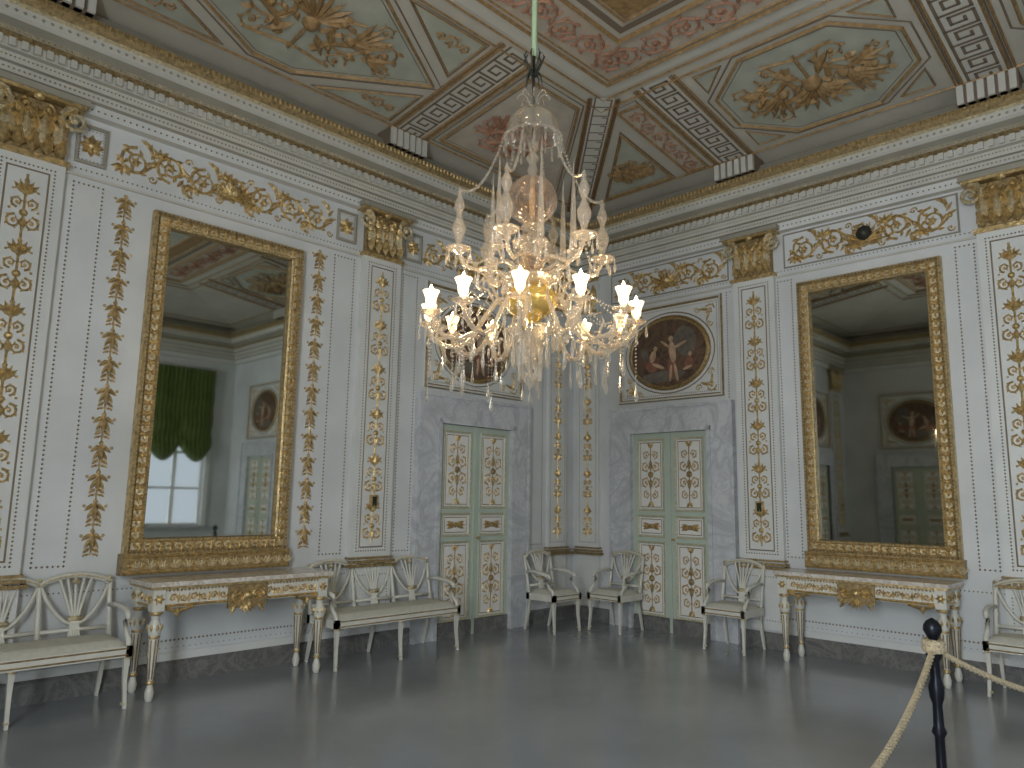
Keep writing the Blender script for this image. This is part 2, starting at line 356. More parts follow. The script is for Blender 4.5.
while x>0.6:
    m.T=(x,YL-2.64,0,1,1); m.spiral(0,0,.16,0,1.7,(-1)**i,.018,"ceil_red",.008,True,20,2); x-=.33; i+=1
y=3.8; i=0
while y>-1.2:
    m.T=(XR-2.64,y,0,1,1); m.spiral(0,0,.16,pi/2,1.7,(-1)**i,.018,"ceil_red",.008,True,20,2); y-=.33; i+=1
m.T=(0,0,0,1,1)
def bracket(p,ax):
    w=.21
    for k in range(6):
        o=-w+k*.084
        if ax=='L': m.box(p+o-.028,p+o+.028,YL-.46,YL-.30,5.28,5.46,"cornice_paint")
        else: m.box(XR-.46,XR-.30,p+o-.028,p+o+.028,5.28,5.46,"cornice_paint")
    if ax=='L': m.box(p-w-.04,p+w+.04,YL-.43,YL-.2,5.28,5.46,"ceil_line")
    else: m.box(XR-.43,XR-.2,p-w-.04,p+w+.04,5.28,5.46,"ceil_line")
for s in LR: bracket(s,'L')
for s in RR: bracket(s,'R')
m.build("ceiling")

# ------------------------------------------------------------ wall ornaments
def rinceau(m,x0,x1,zc,h,mat="gold"):
    n=max(2,round((x1-x0)/(h*.78))); p=(x1-x0)/n; pts=[]
    for i in range(n*8+1):
        x=x0+(x1-x0)*i/(n*8); pts.append((x,zc+.33*h*cos(pi*(x-x0)/p+pi*.5)*.9))
    m.rib(pts,.013,None,mat)
    for i in range(n):
        sg=1 if i%2 else -1; cx=x0+(i+.5)*p
        m.spiral(cx,zc+sg*.04*h,min(p,h)*.44,sg*pi/2+pi,1.8,-sg,.016,mat,0,True,22,2)
        for k in range(5):
            m.leaf(cx,zc+sg*.04*h,k*2*pi/5,h*.14,h*.06,mat,.01)
            m.leaf(cx+p*.4,zc-sg*h*(.02+.1*k),pi/2*(-sg)+(k-2)*.6,h*.28,h*.10,mat)
            m.leaf(cx-p*.35,zc+sg*h*.2,pi/2*sg+(k-2)*.6,h*.26,h*.10,mat)
        m.dome(cx+p*.5,zc,h*.07,mat)
        m.spiral(cx+p*.5,zc+sg*h*.34,h*.10,0,1.2,sg,.009,mat,0,True,10)
    c=(x0+x1)/2
    for k in range(11): m.leaf(c,zc-h*.25,pi/2+(k-5)*.3,h*.62,h*.11,mat,.01)
    for sg in(-1,1): m.spiral(c+sg*h*.3,zc-h*.2,h*.16,pi/2,1.4,-sg,.014,mat,.005)
    m.dome(c,zc-h*.05,h*.16,mat,.01,8)
def drop(m,x,z0,z1,w=.17,mat="gold"):
    m.rib([(x,z0+.05),(x,z1)],.007,None,mat)
    n=round((z1-z0)/.235); u=(z1-z0)/n
    for i in range(n):
        z=z1-i*u
        for sg in(-1,1):
            m.leaf(x,z-.03,-pi/2+sg*1.15,w*.50,.04,mat,bend=-sg*.2); m.leaf(x,z-.06,-pi/2+sg*.55,w*.55,.036,mat)
            m.leaf(x+sg*.01,z-.14,-pi/2+sg*.9,w*.34,.03,mat); m.leaf(x+sg*.01,z-.19,-pi/2+sg*1.5,w*.22,.022,mat)
            m.dome(x+sg*w*.42,z-.045,.014,mat); m.dome(x+sg*w*.26,z-.20,.010,mat)
        m.leaf(x,z-.03,-pi/2,.14,.045,mat,.01,.035); m.dome(x,z-.01,.020,mat); m.dome(x,z-u+.05,.013,mat)
def candel(m,x,z0,z1,w=.22,mat="gold"):
    m.rib([(x,z0),(x,z1)],.010,None,mat)
    n=round((z1-z0)/.46); u=(z1-z0)/n
    for i in range(n):
        z=z0+i*u
        for sg in(-1,1):
            m.spiral(x+sg*w*.24,z+.09,w*.24,pi/2,1.4,-sg,.011,mat,0,True,14,2)
            m.spiral(x+sg*w*.2,z+.25,w*.19,-pi/2,1.3,sg,.010,mat,0,True,14,2)
            m.leaf(x,z+.32,pi/2-sg*.8,w*.5,.045,mat); m.leaf(x,z+.3,pi/2-sg*.35,w*.6,.04,mat)
            m.leaf(x,z+.40,-pi/2+sg*1.,w*.4,.04,mat); m.dome(x+sg*w*.35,z+.35,.012,mat); m.dome(x+sg*w*.4,z+.19,.012,mat)
        m.leaf(x,z+.30,pi/2,.14,.05,mat,.01); m.dome(x,z+.17,.032,mat,0,8); m.leaf(x,z+.14,-pi/2,.11,.05,mat,.01); m.dome(x,z+.43,.02,mat)
def mk_pilaster(w=.5):
    m=MB(); D=.06; h=w/2
    m.quadz(-h,h,.20,.84,0,D+.03,"pilaster_paint")
    for z0,z1,e in((.84,.87,.05),(.88,.905,.035),(.92,.94,.02)): m.quadz(-h-e,h+e,z0,z1,0,D+e+.01,"gold_dark")
    m.quadz(-h,h,.84,4.14,0,D,"pilaster_paint")
    m.map=lambda x,z,hh:(x,-D-hh,z)
    m.beadrect(-h+.07,h-.07,1.0,4.06,.03,.010)
    m.rectframe(-h+.10,h-.10,1.03,4.03,[(0,0),(.007,.008),(.014,0)],"bead_brown")
    candel(m,0,1.08,3.98,.24)
    m.quadz(-.035,.035,1.45,1.56,0,.03,"dark_metal"); m.rectframe(-.045,.045,1.44,1.57,[(0,0),(.0,.035),(.018,.035)],"gold")
    m.map=lambda x,z,hh:(x,-D-hh-.03,z); m.T=(0,0,0,1,1)
    m.beadrect(-h+.05,h-.05,.30,.76,.03,.008)
    return m.mesh("pilaster")
def mk_capital(w=.5):
    m=MB(); h=w/2
    m.quadz(-h-.02,h+.02,4.12,4.16,0,.09,"gold")
    m.quadz(-h+.02,h-.02,4.16,4.60,0,.07,"gold_dark")
    m.map=lambda x,z,hh:(x,-.07-hh,z)
    for row,(z,L,k) in enumerate(((4.16,.19,5),(4.22,.26,4),(4.30,.25,5))):
        for i in range(k):
            x=(-.5+(i+.5)/k)*(w*.95)
            m.leaf(x,z,pi/2,L,w/k*.95,"gold_pale" if row==1 else "gold",.01+.01*(2-row),.06)
            m.leaf(x,z+L*.6,pi/2+.7,L*.35,.05,"gold",.03); m.leaf(x,z+L*.6,pi/2-.7,L*.35,.05,"gold",.03)
    for sg in(-1,1):
        m.spiral(sg*(h+.02),4.51,.11,pi/2,1.6,sg,.024,"gold_pale",.04,False); m.spiral(sg*.08,4.53,.055,pi/2,1.3,-sg,.016,"gold",.02,False)
        m.rib([(sg*.04,4.34),(sg*.12,4.48),(sg*(h+.02),4.61)],.016,.022,"gold",.03)
    m.dome(0,4.62,.045,"gold",.05,8)
    m.map=lambda x,z,hh:(x,-hh,z)
    m.quadz(-h-.08,h+.08,4.61,4.64,0,.15,"gold"); m.quadz(-h-.10,h+.10,4.64,4.69,0,.165,"cornice_shade")
    return m.mesh("capital")
PM=mk_pilaster(); CM=mk_capital()
def parent_empty(name,loc,rz):
    e=bpy.data.objects.new(name,None); bpy.context.collection.objects.link(e); e.location=loc; e.rotation_euler=(0,0,rz); return e
def pilaster(wall,s):
    loc,rz=wl(wall,s); e=parent_empty("pilaster",loc,rz); inst(PM,"shaft",parent=e); inst(CM,"gilt_capital",parent=e)
for s in LR+[-1.5]: pilaster('L',s)
for s in RR: pilaster('R',s)
for s in (3.85,1.4,-1.4): pilaster('B',s)
for s in (-1.5,1.3,5.0): pilaster('S',s)
m=MB(); D=.05
m.quadz(-.18,.18,.2,4.6,0,D,"pilaster_paint")
for z0,z1,e in((.84,.87,.05),(.88,.905,.035),(.92,.94,.02)): m.quadz(-.18-e,.18+e,z0,z1,0,D+e+.01,"gold_dark")
m.map=lambda x,z,h:(x,-D-h,z); m.beadrect(-.14,.14,1.0,4.06,.03,.009); candel(m,0,1.05,3.98,.17)
for k in range(3): m.leaf(-.1+k*.1,4.16,pi/2,.36,.14,"gold",0,.06)
m.quadz(-.17,.17,4.12,4.15,0,.04,"gold"); m.quadz(-.19,.19,4.56,4.62,0,.08,"gold")
CP=m.mesh("corner_pilaster")
for wall,s in(('L',7.60),('R',6.30)):
    loc,rz=wl(wall,s); inst(CP,"corner_pilaster",loc,rz)
GD=MB(); drop(GD,0,1.02,4.05,.19); GDM=GD.mesh("gilt_garland")
for s in(2.0,3.88): loc,rz=wl('L',s,0,.002); inst(GDM,"gilt_garland",loc,rz)
m=MB()
def framepanel(m,x0,x1,z0=.98,z1=4.05): m.beadrect(x0,x1,z0,z1,.035,.011)
for a,c in((1.60,1.82),(4.06,4.30),(4.96,5.16),(7.10,7.34),(.3,.95)): framepanel(m,a,c)
m.beads(.3,.33,XR-.1,.33,.035,.011,"bead_brown"); m.beads(.3,.27,XR-.1,.27,.05,.006,"bead_brown"); m.beads(.3,.78,5.1,.78,.035,.008,"bead_brown")
m.beads(0,4.17,XR,4.17,.04,.009,"bead_brown")
m.quadz(0,XR,4.10,4.12,0,.02,"cornice_paint")
for a,c in((1.90,3.98),(5.25,6.98)): rinceau(m,a,c,4.39,.38)
def medal(m,x,z=4.39):
    m.rectframe(x-.12,x+.12,z-.17,z+.17,[(0,0),(.0,.02),(.02,.025),(.03,.01)],"cornice_shade"); m.beadrect(x-.085,x+.085,z-.13,z+.13,.025,.006)
    m.dome(x,z,.045,"gold",0,8)
    for k in range(8): m.leaf(x,z,k*pi/4,.10,.06,"gold",.0)
for x in(1.70,4.18,5.08,7.15): medal(m,x)
loc,rz=wl('L',0,0,.001); m.build("trim_2",loc,rz)
m=MB()
for a,c in((3.42,3.58),(1.62,1.78),(4.12,4.22)): framepanel(m,-c,-a)
m.beads(-6.5,.33,1.,.33,.035,.011,"bead_brown"); m.beads(-6.5,.27,1.,.27,.05,.006,"bead_brown"); m.beads(-4.2,.78,1.,.78,.035,.008,"bead_brown")
m.beads(-6.5,4.17,1.,4.17,.04,.009,"bead_brown"); m.quadz(-6.5,1.,4.10,4.12,0,.02,"cornice_paint")
for a,c in((1.80,3.42),(4.25,5.85),(-.8,.8)): rinceau(m,-c,-a,4.39,.38)
for a,c in((1.72,3.50),(4.18,5.93)): m.rectframe(-c,-a,4.19,4.6,[(0,0),(.01,.015),(.02,0)],"cornice_shade")
m.dome(-2.61,4.40,.085,"dark_metal",.02,8)
loc,rz=wl('R',0,0,.001); m.build("trim_3",loc,rz)

# ------------------------------------------------------------ mirrors
def mk_mirror(W=1.44):
    h=W/2; m=MB()
    m.quadz(-h-.02,h+.02,.89,1.06,0,.10,"gold_dark")
    prof=[(0,0),(0,.07),(.02,.10),(.035,.07),(.05,.06),(.105,.07),(.12,.095),(.135,.085),(.145,.04)]
    m.rectframe(-h,h,1.04,3.98,prof,["gold","gold","gold_dark","gold_dark","gold_pale","gold","gold","gold_dark"])
    x0,x1,z0,z1=-h+.145,h-.145,1.185,3.835
    m.poly([(x0,z0),(x1,z0),(x1,z1),(x0,z1)],.042,"mirror_glass")
    m.map=lambda x,z,hh:(x,-.065-hh,z)
    def edge(xa,za,xb,zb):
        L=math.hypot(xb-xa,zb-za); n=int(L/.085); a=math.atan2(zb-za,xb-xa)
        for i in range(n):
            t=(i+.5)/n; x=xa+(xb-xa)*t; z=za+(zb-za)*t
            for da in(.8,-.8,1.7,-1.7): m.leaf(x,z,a+da,.05,.03,"gold",0)
            m.dome(x,z,.016,"gold",0); m.leaf(x,z,a+pi,.05,.025,"gold",0)
    c=.078
    edge(-h+c,1.04+c,-h+c,3.98-c); edge(h-c,1.04+c,h-c,3.98-c); edge(-h+c,3.98-c,h-c,3.98-c); edge(-h+c,1.04+c,h-c,1.04+c)
    m.map=lambda x,z,hh:(x,-.09-hh,z)
    m.beadrect(-h+.02,h-.02,1.06,3.96,.035,.012,"gold_pale"); m.beadrect(-h+.125,h-.125,1.165,3.855,.03,.010,"gold_pale")
    m.map=lambda x,z,hh:(x,-.10-hh,z)
    n=14
    for i in range(n):
        x=-h+(i+.5)*W/n
        m.spiral(x,.97,.035,0,1.3,(-1)**i,.012,"gold",0,False,8)
        for k in range(4): m.leaf(x+W/n/2,.93,pi/2+(k-1.5)*.5,.08,.03,"gold_pale")
    m.rib([(-h,.91),(h,.91)],.014); m.rib([(-h,1.035),(h,1.035)],.014)
    return m.mesh("gilt_mirror")
MM=mk_mirror()
for wall,s in(('L',2.945),('R',2.62),('R',.05)):
    loc,rz=wl(wall,s); inst(MM,"gilt_mirror",loc,rz)

# ------------------------------------------------------------ doors
def mk_doorset(W):
    m=MB(); h=W/2; H=2.40
    for sg in(-1,1):
        x0,x1=(-h,-.004) if sg<0 else(.004,h)
        m.quadz(x0,x1,.0,H,0,.03,"door_green")
        m.map=lambda x,z,hh:(x,-.03-hh,z)
        p0,p1=x0+.10,x1-.10; cx=(p0+p1)/2; w=p1-p0
        for z0,z1 in((1.46,2.30),(1.14,1.35),(.20,1.03)):
            m.rectframe(p0-.03,p1+.03,z0-.03,z1+.03,[(0,0),(.005,.018),(.02,.014),(.03,.004)],["door_green","gold_pale","door_green"])
            m.poly([(p0,z0),(p1,z0),(p1,z1),(p0,z1)],.003,"door_panel_white")
            m.rectframe(p0+.015,p1-.015,z0+.015,z1-.015,[(0,.003),(.005,.007),(.010,.003)],"gold_dark")
            zc=(z0+z1)/2; hh=(z1-z0)/2
            if hh>.2:
                m.rib([(cx,z0+.06),(cx,z1-.06)],.007,h0=.004,mat="gold_dark")
                for s2 in(-1,1):
                    for s3 in(-1,1):
                        m.spiral(cx+s2*w*.2,zc+s3*.09,w*.19,s3*pi/2,1.4,-s2*s3,.010,"gold",.004,True,14,2)
                        m.spiral(cx+s2*w*.17,zc+s3*.25,w*.15,-s3*pi/2,1.4,s2*s3,.009,"gold",.004,True,14,2)
                        m.leaf(cx,zc+s3*.33,s3*pi/2+s2*.5,.09,.04,"gold",.004)
                for s3 in(-1,1):
                    m.leaf(cx,zc+s3*.05,s3*pi/2,.14,.06,"gold_dark",.004); m.dome(cx,zc+s3*.36,.02,"gold",.004)
                m.dome(cx,zc,.042,"gold_dark",.004,8)
            else:
                m.dome(cx,zc,.032,"gold_dark",.004,8)
                for s2 in(-1,1):
                    m.leaf(cx,zc,pi/2-s2*pi/2+.3,w*.38,.045,"gold",.004); m.leaf(cx,zc,pi/2-s2*pi/2-.3,w*.38,.045,"gold",.004)
                    m.leaf(cx,zc,pi/2-s2*pi/2,w*.42,.035,"gold",.006)
        m.map=lambda x,z,hh:(x,-hh,z)
    m.quadz(-.02,.02,0,H,0,.045,"door_green")
    m.lathe([(0.001,0),(.022,.0),(.026,.012),(.018,.024),(.001,.03)],.05,-.06,8,"gold",cz=1.08)
    return m
def mk_surround(m,W):
    m.map=lambda x,z,hh:(x,-hh,z); h=W/2; H=2.40; F=.325
    for x0,x1 in((-h-F,-h),(h,h+F)):
        m.quadz(x0,x1,0,H,0,.075,"marble_grey")
    m.quadz(-h-F,h+F,H,H+.30,0,.075,"marble_grey")
    m.quadz(-h-F-.01,h+F+.01,H+.30,H+.335,0,.095,"marble_grey")
    for x0,x1 in((-h-.05,-h),(h,h+.05)): m.quadz(x0,x1,0,H+.05,.0,.095,"marble_grey")
    m.quadz(-h-.05,h+.05,H,H+.05,0,.095,"marble_grey")
    for x0,x1 in((-h-F-.012,-h-F+.03),(h+F-.03,h+F+.012)): m.quadz(x0,x1,0,H+.3,0,.09,"marble_grey")
def mk_overdoor(W,cx=0.):
    m=MB(); h=W/2; z0,z1=2.80,4.05
    m.quadz(-h,h,z0,z1,0,.02,"pilaster_paint")
    m.rectframe(-h,h,z0,z1,[(0,.02),(.01,.05),(.03,.05),(.05,.02)],["gold_dark","cornice_paint","gold_dark"])
    m.map=lambda x,z,hh:(x,-.02-hh,z)
    m.beadrect(-h+.075,h-.075,z0+.075,z1-.075,.03,.009,"bead_brown")
    zc=3.41; a,b2=.54,.43; n=40
    el=lambda k:[(cx+a*k*cos(2*pi*i/n),zc+b2*k*sin(2*pi*i/n)) for i in range(n)]
    m.poly(el(1.),.012,"painting_dark")
    m.rib(el(1.02),.022,None,"gold",.0,1.2,True); m.rib(el(1.09),.014,None,"gold_dark",.0,1.2,True); m.rib(el(1.20),.008,None,"bead_brown",.0,1.2,True)
    def blob(x,z,rx,rz,ang,mat,hh):
        pts=[]
        for i in range(14):
            t=2*pi*i/14; u=rx*cos(t);v=rz*sin(t); pts.append((cx+x+u*cos(ang)-v*sin(ang),zc+z+u*sin(ang)+v*cos(ang)))
        m.poly(pts,hh,mat)
    blob(-.1,-.30,.35,.07,.05,"cloth_blue",.0135); blob(.25,.12,.16,.2,.3,"cloth_blue",.0134)
    blob(.06,-.18,.06,.18,-.1,"cloth_red",.014); blob(.07,0,.05,.14,.1,"skin_paint",.0145); blob(.05,.17,.034,.042,0,"skin_paint",.0147)
    blob(.17,.08,.12,.018,.35,"skin_paint",.0148); blob(-.02,.10,.1,.017,2.5,"skin_paint",.0148); blob(.12,-.26,.022,.12,.2,"skin_paint",.015); blob(.04,-.27,.02,.11,-.1,"skin_paint",.0151)
    blob(-.24,-.12,.10,.12,.5,"cloth_red",.0141); blob(-.22,-.03,.045,.08,-.3,"skin_paint",.0146); blob(-.18,.07,.028,.034,0,"skin_paint",.0147); blob(-.14,-.16,.10,.022,-.4,"skin_paint",.0149)
    blob(-.34,.0,.05,.1,.2,"cloth_blue",.0142); blob(.3,-.16,.06,.08,-.4,"cloth_red",.0145); blob(.32,-.05,.024,.03,0,"skin_paint",.0147); blob(.28,-.22,.07,.018,.3,"skin_paint",.0148)
    for sx in(-1,1):
        for sz in(-1,1):
            x,z=sx*(h-.17),zc+sz*.47
            m.spiral(x,z,.07,0,1.4,sx*sz,.010,"gold",0,True,12,2); m.leaf(x,z,math.atan2(-sz,-sx)+.5,.16,.04,"gold"); m.leaf(x,z,math.atan2(-sz,-sx)-.9,.16,.04,"gold")
            m.spiral(x-sx*.17,z+sz*.02,.045,0,1.3,-sx*sz,.008,"gold",0,True,10); m.spiral(x,z-sz*.17,.045,0,1.3,-sx*sz,.008,"gold",0,True,10)
    return m.mesh("oval_overdoor_painting")
a_=mk_doorset(1.16); mk_surround(a_,1.16); DL=a_.mesh("door"); a_=mk_doorset(1.09); mk_surround(a_,1.09); DR=a_.mesh("door")
OL,OR=mk_overdoor(1.62,-.04),mk_overdoor(1.52)
k=0
for wall,s,d_,o_ in(('L',6.11,DL,OL),('R',5.03,DR,OR),('R',-2.4,DR,OR),('B',5.03,DR,OR),('B',-2.4,DR,OR),('L',-.3,DL,OL)):
    k+=1; loc,rz=wl(wall,s); inst(d_,"door_%d"%k,loc,rz); inst(o_,"oval_overdoor_painting",loc,rz)

# ------------------------------------------------------------ windows (local frame, room = -y)
def mk_window(w,zb):
    m=MB(); h=w/2
    for x0,x1 in((-h,-h+.06),(h-.06,h),(-.04,.04)): m.box(x0,x1,.05,.11,WZ0,WZ1,"window_white")
    for z in(WZ0,1.65,2.45,3.25,WZ1-.06): m.box(-h,h,.055,.105,z,z+.05,"window_white")
    for x0,x1 in((-h-.1,-h),(h,h+.1)): m.box(x0,x1,-.05,0,WZ0-.1,WZ1+.1,"window_white")
    m.box(-h-.1,h+.1,-.05,0,WZ1,WZ1+.1,"window_white"); m.box(-h-.14,h+.14,-.12,.06,WZ0-.06,WZ0,"marble_grey")
    c=MB(); nu,nv=48,20; vs=[]
    for v in range(nv+1):
        for u in range(nu+1):
            U=u/nu; V=v/nv; sw=abs(sin(pi*U*2)); x=-h-.08+(w+.16)*U
            z=4.4-(4.4-zb)*V-.34*sw*V**2; yy=-.10-.03*sin(U*pi*30)*(1-V*.5)-.10*sw*V**2-.04*sin(V*pi*7)*V
            vs.append((x,yy,z))
    c.raw(vs,[(v*(nu+1)+u,v*(nu+1)+u+1,(v+1)*(nu+1)+u+1,(v+1)*(nu+1)+u) for v in range(nv) for u in range(nu)],"curtain_green",True)
    return m.mesh("window"),c.mesh("balloon_curtain")
specs=[('S',(a+c)/2,c-a,3.9 if i<2 else 2.6,640) for i,(a,c) in enumerate(WINS)]+[('B',0.,1.9,4.0,500)]  # last entry is the added back-wall window, there as frontal fill light
for i,(wall,s,w,zb,en) in enumerate(specs):
    wm,cmh=mk_window(w,zb); loc,rz=wl(wall,s,0,0); inst(wm,"window_%d"%(i+1),loc,rz); inst(cmh,"balloon_curtain",loc,rz)
    l=bpy.data.lights.new("window_daylight","AREA"); l.shape='RECTANGLE'; l.size=w; l.size_y=WZ1-WZ0; l.energy=en; l.color=(.89,.945,1.)
    o=bpy.data.objects.new("window_daylight",l); bpy.context.collection.objects.link(o)
    if wall=='S': o.location=(s,YS-.14,(WZ0+WZ1)/2)
    else: o.location=(XB-.14,s,(WZ0+WZ1)/2)  # fill lamp behind the added back window
    o.rotation_euler=(pi/2,0,pi) if wall=='S' else (pi/2,0,-pi/2)

# ------------------------------------------------------------ seats
def mk_seat(name,n,w,dep=.5,mid=0):
    m=MB(); c="furniture_cream"; hx=w/2; hy=dep/2; zs=.44
    xs=[-hx+.03,hx-.03]+[(-hx+.03)+(w-.06)*(i+1)/(mid+1) for i in range(mid)]
    for x in xs:
        out=(.02 if x>0 else -.02) if abs(x)>hx-.1 else 0
        m.tube([(x,-hy+.03,zs-.02),(x,-hy+.03,zs-.1),(x,-hy+.03,.2),(x+out*.5,-hy+.01,.0)],[.030,.027,.020,.016],4,c,rot=pi/4,smooth=False)
        m.tube([(x,-hy+.03,zs-.09),(x,-hy+.03,zs-.075)],[.034,.034],8,"gold_pale")
        m.tube([(x,-hy+.02,.03),(x,-hy+.02,.045)],[.021,.021],8,"gold_pale")
    for x in xs:
        m.tube([(x*.98,hy-.03,zs),(x*.98,hy-.01,.22),(x*.98,hy+.045,0)],[.025,.021,.016],4,c,rot=pi/4,smooth=False)
    m.box(-hx,hx,-hy,-hy+.045,zs-.075,zs,c); m.box(-hx,hx,hy-.05,hy,zs-.075,zs,c)
    m.box(-hx,-hx+.045,-hy,hy,zs-.075,zs,c); m.box(hx-.045,hx,-hy,hy,zs-.075,zs,c)
    m.map=lambda x,z,h:(x,-hy-h,z); m.rib([(-hx+.03,zs-.015),(hx-.03,zs-.015)],.006,None,"gold_dark"); m.rib([(-hx+.03,zs-.06),(hx-.03,zs-.06)],.006,None,"gold_dark")
    nu=max(6,int(w/.05)); vs=[];NV=10
    for v in range(NV+1):
        for u in range(nu+1):
            U=u/nu;V=v/NV; e=min(1,min(U*w,(1-U)*w)/.06)*min(1,min(V,1-V)*dep/.06)
            vs.append((-hx+.02+(w-.04)*U,-hy+.012+(dep-.04)*V,zs-.005+.05*max(0,e)**.5))
    m.raw(vs,[(v*(nu+1)+u,v*(nu+1)+u+1,(v+1)*(nu+1)+u+1,(v+1)*(nu+1)+u) for v in range(NV) for u in range(nu)],"cushion",True)
    by=lambda z: hy-.03+(z-zs)*.20
    uw=(w-.04)/n; T=.90
    for i in range(n+1):
        x=-hx+.02+i*uw
        m.tube([(x,by(zs),zs),(x,by(.6),.6),(x,by(.8),.8),(x,by(T-.03),T-.03)],[.024,.019,.018,.021],6,c,ref=(0,1,0))
        m.octa(x,by(T-.02)-.005,T-.015,.024,"gold_pale")
    for i in range(n):
        x0=-hx+.02+i*uw; cx=x0+uw/2
        pts=[]
        for k in range(13):
            t=k/12; z=T-.05+.065*sin(pi*t)**.7; pts.append((x0+uw*t,by(z),z))
        m.tube(pts,.024,6,c,ref=(0,1,0))
        m.tube([(p[0],p[1]-.022,p[2]) for p in pts],.006,4,"gold_pale",ref=(0,1,0))
        pts=[]
        for k in range(13):
            t=k/12; z=T-.06-.28*sin(pi*t)**.8; pts.append((x0+.01+(uw-.02)*t,by(z),z))
        m.tube(pts,.015,5,c,ref=(0,1,0))
        m.tube([(x0,by(.52),.52),(x0+uw,by(.52),.52)],.017,5,c,ref=(0,1,0))
        for j in range(-2,3):
            pts=[]
            for k in range(9):
                t=k/8; z=.45+(T-.46)*t; sp=.011+.075*max(0,t-.3)**1.3+.03*max(0,.3-t)
                pts.append((cx+j*sp*(uw/.5),by(z)-.004,z))
            m.tube(pts,.012,4,c,ref=(0,1,0))
        m.tube([(cx-.05,by(.60)-.008,.60),(cx+.05,by(.60)-.008,.60)],.022,6,"gold_pale",ref=(0,1,0))
        m.octa(cx,by(T-.03)-.01,T-.03,.034,"gold_pale")
    for sg in(-1,1):
        x=sg*(hx-.02)
        m.tube([(x,by(.68),.68),(x+sg*.012,hy-.12,.695),(x+sg*.02,0,.68),(x+sg*.012,-hy+.15,.665),(x,-hy+.10,.65),(x,-hy+.085,.62)],[.019,.019,.022,.022,.023,.014],6,c)
        m.tube([(x,-hy+.11,.655),(x,-hy+.15,.60),(x,-hy+.10,.52),(x,-hy+.04,.47),(x,-hy+.03,.42)],[.018,.016,.017,.020,.022],6,c)
    return m.mesh(name)
AC=mk_seat("armchair",1,.50,.45)
BE=mk_seat("painted_settee",3,1.50,.5,1)
inst(BE,"painted_settee",(1.41,6.20,0),0); inst(BE,"painted_settee",(4.64,6.20,0),0)
inst(AC,"armchair",(7.02,6.08,0),.0); inst(AC,"armchair",(7.60,5.60,0),-pi/2); inst(AC,"armchair",(7.60,4.04,0),-pi/2); inst(AC,"armchair",(7.62,1.42,0),-pi/2)

